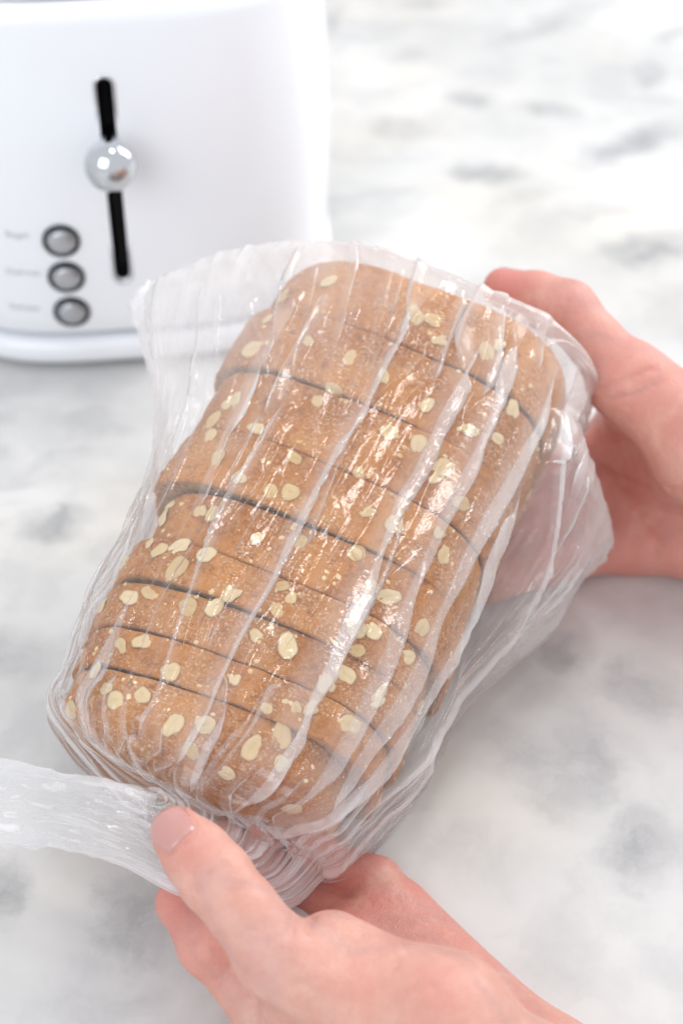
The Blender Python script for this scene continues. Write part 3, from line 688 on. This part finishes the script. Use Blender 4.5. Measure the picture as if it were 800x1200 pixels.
class Hand:
    # chains: list of (name, [(point, radius)...], blend inside the chain); all points in world space
    def __init__(s): s.palm = []; s.fingers = []; s.grooves = []
    def field(s, p, grooves=True):
        d = None
        for a, ra, b, rb in s.palm:
            c_ = cone(p, a, b, ra, rb); d = c_ if d is None else smin(d, c_, .011)
        fs = None
        for ch, kb in s.fingers:
            f = None
            for (a, ra), (b, rb) in zip(ch[:-1], ch[1:]):
                c_ = cone(p, a, b, ra, rb); f = c_ if f is None else smin(f, c_, .0035)
            # knuckle fullness and a softer pad come with the radii; join each finger to the palm, not to its neighbour
            d0 = smin(d, f, kb) if True else d
            fs = d0 if fs is None else smin(fs, d0, .0012)
        d = fs if fs is not None else d
        if grooves:
            for pts, r, k in s.grooves:
                g = None
                for a, b in zip(pts[:-1], pts[1:]):
                    c_ = cone(p, a, b, r, r); g = c_ if g is None else np.minimum(g, c_)
                d = -smin(-d, g, k)
        return d
    def surf(s, px, py, near=.40, far=.80, sink=0.0):
        ds = np.linspace(near, far, 900); p = np.array([at(px, py, q) for q in ds]); f = s.field(p, False)
        i = np.argmax(f < 0)
        return at(px, py, ds[i]+sink) if f[i] < 0 else None
    def groove(s, pxs, r=.0007, k=.0016, sink=.0):
        k_ = np.linspace(0, len(pxs)-1, 5*(len(pxs)-1)+1); xy = np.array(pxs, float); i_ = np.arange(len(pxs))
        P = [s.surf(x, y, sink=sink) for x, y in zip(np.interp(k_, i_, xy[:, 0]), np.interp(k_, i_, xy[:, 1]))]; run = []
        for q in P+[None]:
            if q is not None and (not run or np.linalg.norm(q-run[-1]) < .0055): run.append(q)
            else:
                if len(run) > 2: s.grooves.append((run, r, k))
                run = [] if q is None else [q]
    def mesh(s, h=.0013):
        pts = [(a, ra) for a, ra, b, rb in s.palm]+[(b, rb) for a, ra, b, rb in s.palm]+[q for ch, _ in s.fingers for q in ch]
        lo = np.min([a-r for a, r in pts], 0)-.006; hi = np.max([a+r for a, r in pts], 0)+.006
        n = np.ceil((hi-lo)/h).astype(int)+1
        ax = [lo[k]+h*np.arange(n[k]) for k in range(3)]
        st = 5                                 # coarse field first, then only the cells near the skin
        cax = [a_[0]+h*st*np.arange(len(a_)//st+2) for a_ in ax]
        Cv = s.field(np.stack(np.meshgrid(*cax, indexing='ij'), -1), False)
        ii = [np.minimum((np.arange(n[k])+st//2)//st, Cv.shape[k]-1) for k in range(3)]
        Fv = Cv[np.ix_(*ii)].copy(); near_ = np.argwhere(np.abs(Fv) < h*st*1.6)
        Pn = np.stack([ax[k][near_[:, k]] for k in range(3)], -1)
        for i0 in range(0, len(Pn), 100000): Fv[tuple(near_[i0:i0+100000].T)] = s.field(Pn[i0:i0+100000])
        return surface_nets(Fv, lo, h)
def skin_material():
    m, nt, b = mat('skin'); T = NT(nt); pos = T.n('ShaderNodeTexCoord').outputs['Object']
    red = T.n('ShaderNodeAttribute', attribute_name='red').outputs['Fac']
    col = T.mix(T.ramp(T.noise(pos, 70, 4, .6), .3, .7), (.63, .325, .258, 1), (.71, .415, .34, 1))
    col = T.mix(T.ramp(T.noise(pos, 24, 3, .6, .4), .45, .7, 0, .4), col, (.64, .30, .235, 1))
    col = T.mix(T.math('MULTIPLY', red, .8), col, (.62, .19, .16, 1))
    col = T.mix(T.ramp(T.noise(pos, 260, 3, .6), .5, .75, 0, .28), col, (.58, .26, .21, 1))
    vein = T.math('MULTIPLY', T.ramp(T.math('ABSOLUTE', T.math('SUBTRACT', T.noise(pos, 16, 2, .5, .8), .5)), .05, 0.0), .22)
    col = T.mix(vein, col, (.42, .27, .27, 1)); col = T.mix(T.ramp(T.noise(pos, 40, 4, .65), .52, .75, 0, .45), col, (.76, .52, .42, 1))
    T.l(col, b.inputs['Base Color']); T.l(T.ramp(T.noise(pos, 120, 4, .6), .3, .7, .34, .52), b.inputs['Roughness']); b.inputs['Specular IOR Level'].default_value = .4
    b.inputs['Subsurface Weight'].default_value = .3; b.inputs['Subsurface Radius'].default_value = (.010, .004, .002); b.inputs['Subsurface Scale'].default_value = .4
    vo = T.n('ShaderNodeTexVoronoi', feature='DISTANCE_TO_EDGE'); vo.inputs['Scale'].default_value = 700
    mp = T.n('ShaderNodeVectorMath', operation='MULTIPLY_ADD'); T.l(T.noise(pos, 120, 3, .6, out=1), mp.inputs[0]); mp.inputs[1].default_value = (.010, .010, .010); T.l(pos, mp.inputs[2]); T.l(mp.outputs[0], vo.inputs['Vector'])
    h = T.math('ADD', T.math('MULTIPLY', T.ramp(vo.outputs['Distance'], 0, .3), .35), T.math('MULTIPLY', T.noise(pos, 260, 6, .68), 1.6))
    T.l(T.bump(h, .42, .0007), b.inputs['Normal'])
    nail = simple('nail', (.72, .29, .25, 1), .18, **{'Subsurface Weight': .3, 'Coat Weight': .4, 'Coat Roughness': .15})
    return m, nail
SKIN, NAIL = skin_material()
def finish_hand(Hd, label, reds, nails):
    for tip, base, up, wd, ln, back in nails:   # the fold of skin around the nail
        ax = tip-base; ax = ax/np.linalg.norm(ax); up = up-ax*(up@ax); up = up/np.linalg.norm(up); sd = np.cross(ax, up); pl = []
        for q, s_ in [(.75, -1), (.4, -1), (.15, -.92), (.0, -.6), (-.05, 0), (.0, .6), (.15, .92), (.4, 1), (.75, 1)]:
            st = tip-ax*(back-ln*q)+sd*s_*wd+up*.022; tt = np.linspace(0, .035, 160); pp = st-tt[:, None]*up; f = Hd.field(pp, False); k = np.argmax(f < 0)
            if f[k] < 0: pl.append(pp[k])
        Hd.grooves.append((pl, .0006, .0014))
    V, F = Hd.mesh(.0011); loc = V.mean(0)
    # light relaxation removes grid facets
    e = np.concatenate([F[:, [0, 1]], F[:, [1, 2]], F[:, [2, 3]], F[:, [3, 0]]]); 
    for lam in (.5, -.52)*2:
        c_ = np.bincount(e[:, 0], minlength=len(V)); s_ = np.stack([np.bincount(e[:, 0], V[e[:, 1], k], len(V)) for k in range(3)], -1); V = V+lam*(s_/c_[:, None]-V)
    o = mesh_obj('hand', V, F, SKIN, loc=loc)
    r = np.zeros(len(V))
    for p, rad, a in reds: r = np.maximum(r, a*np.exp(-(np.linalg.norm(V-p, axis=1)/rad)**2))
    attr(o, 'red', r); tag(o, label, 'hand', None)
    for tip, base, up, wd, ln, back in nails:
        ax = tip-base; ax /= np.linalg.norm(ax); up = up-ax*(up@ax); up /= np.linalg.norm(up); sd = np.cross(ax, up)
        NA, NB = 15, 13; Vn = []
        for i in range(NA):
            for j in range(NB):
                q, s_ = i/(NA-1), j/(NB-1)*2-1
                wloc = wd*(1-.25*(1-q)**2.2)*(1 if q < .8 else math.sqrt(max(.12, 1-((q-.8)/.22)**2)))
                s2 = s_*wloc; start = tip - ax*(back-ln*q*(1-.10*s_*s_*(1 if q < .5 else 0))) + sd*s2 + up*.022
                tt = np.linspace(0, .035, 160); pp = start-tt[:, None]*up; f = Hd.field(pp, True); k = np.argmax(f < 0)
                pt = pp[k] if f[k] < 0 else tip-ax*(back-ln*q)+sd*s2
                Vn.append(pt + up*(.00045 - .0009*max(0, abs(s_)-.75)*4*.3 - .0010*(q < .04)))
        n0 = len(Vn); Vn = np.array(Vn); Vn = np.concatenate([Vn, Vn-up*.0012])
        f1 = grid_faces(NA, NB, False); f2 = f1[:, ::-1]+n0
        rim = [j for j in range(NB)]+[i*NB+NB-1 for i in range(1, NA)]+[(NA-1)*NB+j for j in range(NB-2, -1, -1)]+[i*NB for i in range(NA-2, 0, -1)]
        f3 = np.array([(rim[i], rim[i]+n0, rim[(i+1) % len(rim)]+n0, rim[(i+1) % len(rim)]) for i in range(len(rim))])
        mesh_obj('nail', Vn-loc, np.concatenate([f1, f2, f3]), NAIL, o)
    return o
def build_hands():
    # the hand that pinches the neck: thumb on top, fingers curled beneath, arm leaving to the lower right
    A = Hand(); P = lambda x, y, d: at(x, y, d)
    wr, wu = P(612, 1306, .518), P(640, 1284, .560)
    fr, fu = P(800, 1530, .52), P(825, 1505, .565)
    cmc = P(520, 1200, .516); tm = P(324, 1120, .522); ti = P(252, 1028, .530); tt = P(207, 976, .539); th = P(388, 1118, .530)
    im, mm, rm, lm = P(338, 1196, .556), P(388, 1150, .577), P(424, 1112, .590), P(464, 1074, .596)
    A.palm = [(fr, .027, wr, .023), (fu, .026, wu, .020), (wr, .022, cmc, .0195), (cmc, .0165, th, .0128), (wr, .020, im, .0140), (wr, .019, mm, .0140), (wu, .019, rm, .0135), (wu, .020, lm, .0125), (wr, .021, wu, .020),
              (im, .013, P(360, 1170, .53), .011), (cmc, .015, mm, .012)]
    A.fingers = [([(P(440, 1190, .518), .0150), (tm, .0126), (P(285, 1068, .525), .0107), (ti, .0112), (P(230, 1001, .535), .0103), (tt, .0086)], .005),
                 ([(im, .0118), (P(290, 1150, .556), .0108), (P(245, 1108, .556), .0098), (P(215, 1058, .572), .0086), (P(222, 1016, .588), .0072)], .008),
                 ([(mm, .0118), (P(330, 1110, .592), .0108), (P(275, 1070, .600), .0096), (P(246, 1020, .600), .0084), (P(262, 985, .594), .0072)], .008),
                 ([(rm, .0112), (P(385, 1075, .608), .0102), (P(330, 1040, .614), .0092), (P(300, 1000, .606), .0080), (P(310, 970, .598), .0070)], .008),
                 ([(lm, .0105), (P(440, 1036, .606), .0094), (P(392, 1016, .612), .0084), (P(362, 990, .606), .0074), (P(360, 965, .598), .0064)], .006)]
    A.groove([(222, 1028), (234, 1016), (252, 1006)], .0007, .002); A.groove([(234, 1042), (242, 1028), (262, 1013)], .0009, .002)
    A.groove([(340, 1096), (343, 1082), (346, 1066)], .0008, .0022); A.groove([(362, 1092), (366, 1076)], .0006, .002)
    A.groove([(228, 1104), (246, 1092)], .0007, .002); A.groove([(256, 1150), (274, 1132)], .0007, .002)
    A.groove([(455, 1112), (468, 1125), (460, 1140)], .0002, .0014); A.groove([(432, 1060), (470, 1050), (520, 1078)], .0003, .0014)
    for x, y, a_, b_ in ((300, 1090, 14, -9), (312, 1104, 12, -8), (270, 1046, 12, -8), (420, 1090, 8, 16), (500, 1150, 10, 14), (400, 1120, 10, 10), (540, 1120, 24, 16), (230, 1070, 14, -8), (470, 1105, 6, 14), (350, 1150, 18, 10)):
        A.groove([(x, y), (x+a_*.5+2, y+b_*.5), (x+a_, y+b_)], .0003, .0012)
    up = at(150, 930, .45)-P(211, 966, .541)
    reds = [(P(200, 955, .53), .016, .75), (P(205, 1045, .56), .03, .8), (P(250, 1090, .55), .02, .5), (P(440, 1020, .6), .05, .75), (P(560, 1100, .57), .05, .5), (P(520, 1150, .5), .012, .4), (P(340, 1065, .51), .012, .25)]
    a = finish_hand(A, 'bare hand at the bottom pinching the gathered bag neck under its thumb', reds, [(tt, ti, up, .0074, .0145, .0080)])
    # the hand that grips the closed end: thumb along the far end, fingers under the loaf, arm leaving to the right
    B = Hand()
    wr, wu = P(930, 562, .668), P(925, 640, .700); fr, fu = P(1180, 700, .68), P(1165, 790, .715)
    cmc = P(838, 528, .660); tm = P(735, 446, .668); ti = P(664, 364, .676); tt = P(589, 337, .684)
    g = lambda t, w, n: loaf(t, w, n)
    im, mm, rm, lm = P(745, 505, .735), P(735, 550, .735), P(733, 590, .735), P(738, 630, .728)
    B.palm = [(fr, .028, wr, .024), (fu, .027, wu, .021), (wr, .022, cmc, .0205), (cmc, .0195, tm, .0145), (wr, .021, im, .0145), (wr, .020, mm, .0145), (wu, .020, rm, .0140), (wu, .0205, lm, .0130), (wr, .022, wu, .021),
              (im, .014, tm, .011), (cmc, .018, mm, .013), (im, .013, mm, .013), (mm, .013, rm, .013), (rm, .013, lm, .0125)]
    B.fingers = [([(cmc, .0160), (tm, .0132), (P(700, 404, .672), .0110), (ti, .0119), (P(628, 350, .681), .0106), (tt, .0080)], .005)]
    for mc, t, n_ in ((im, .102, -.100), (mm, .086, -.102), (rm, .070, -.102), (lm, .055, -.100)):
        B.fingers.append(([(mc, .0122), (g(t+.002, .052, n_-.006), .0108), (g(t, .020, n_), .0096), (g(t-.002, -.008, n_+.002), .0084), (g(t-.003, -.026, n_+.006), .0072)], .008))
    B.groove([(655, 385), (660, 366), (664, 352)], .0004, .0016); B.groove([(700, 458), (735, 445), (765, 432)], .0004, .002); B.groove([(712, 470), (745, 462), (775, 448)], .0003, .0016)
    B.groove([(690, 545), (720, 560), (760, 574), (800, 576), (840, 570)], .0009, .003); B.groove([(765, 640), (768, 655)], .0005, .002); B.groove([(745, 605), (760, 622), (775, 640)], .0004, .002); B.groove([(735, 600), (760, 598), (800, 606)], .0003, .0018)
    reds = [(tt, .024, 1.0), (P(660, 350, .665), .02, .6), (P(740, 440, .655), .04, .55), (P(720, 560, .70), .05, .8), (P(720, 640, .70), .05, .7), (P(700, 480, .68), .03, .7)]
    up = at(610, 200, .72)-P(610, 340, .68)
    finish_hand(B, 'bare hand at the right gripping the closed end of the bag from behind', reds, [(tt, ti, up, .0066, .0125, .0075)])
build_hands()
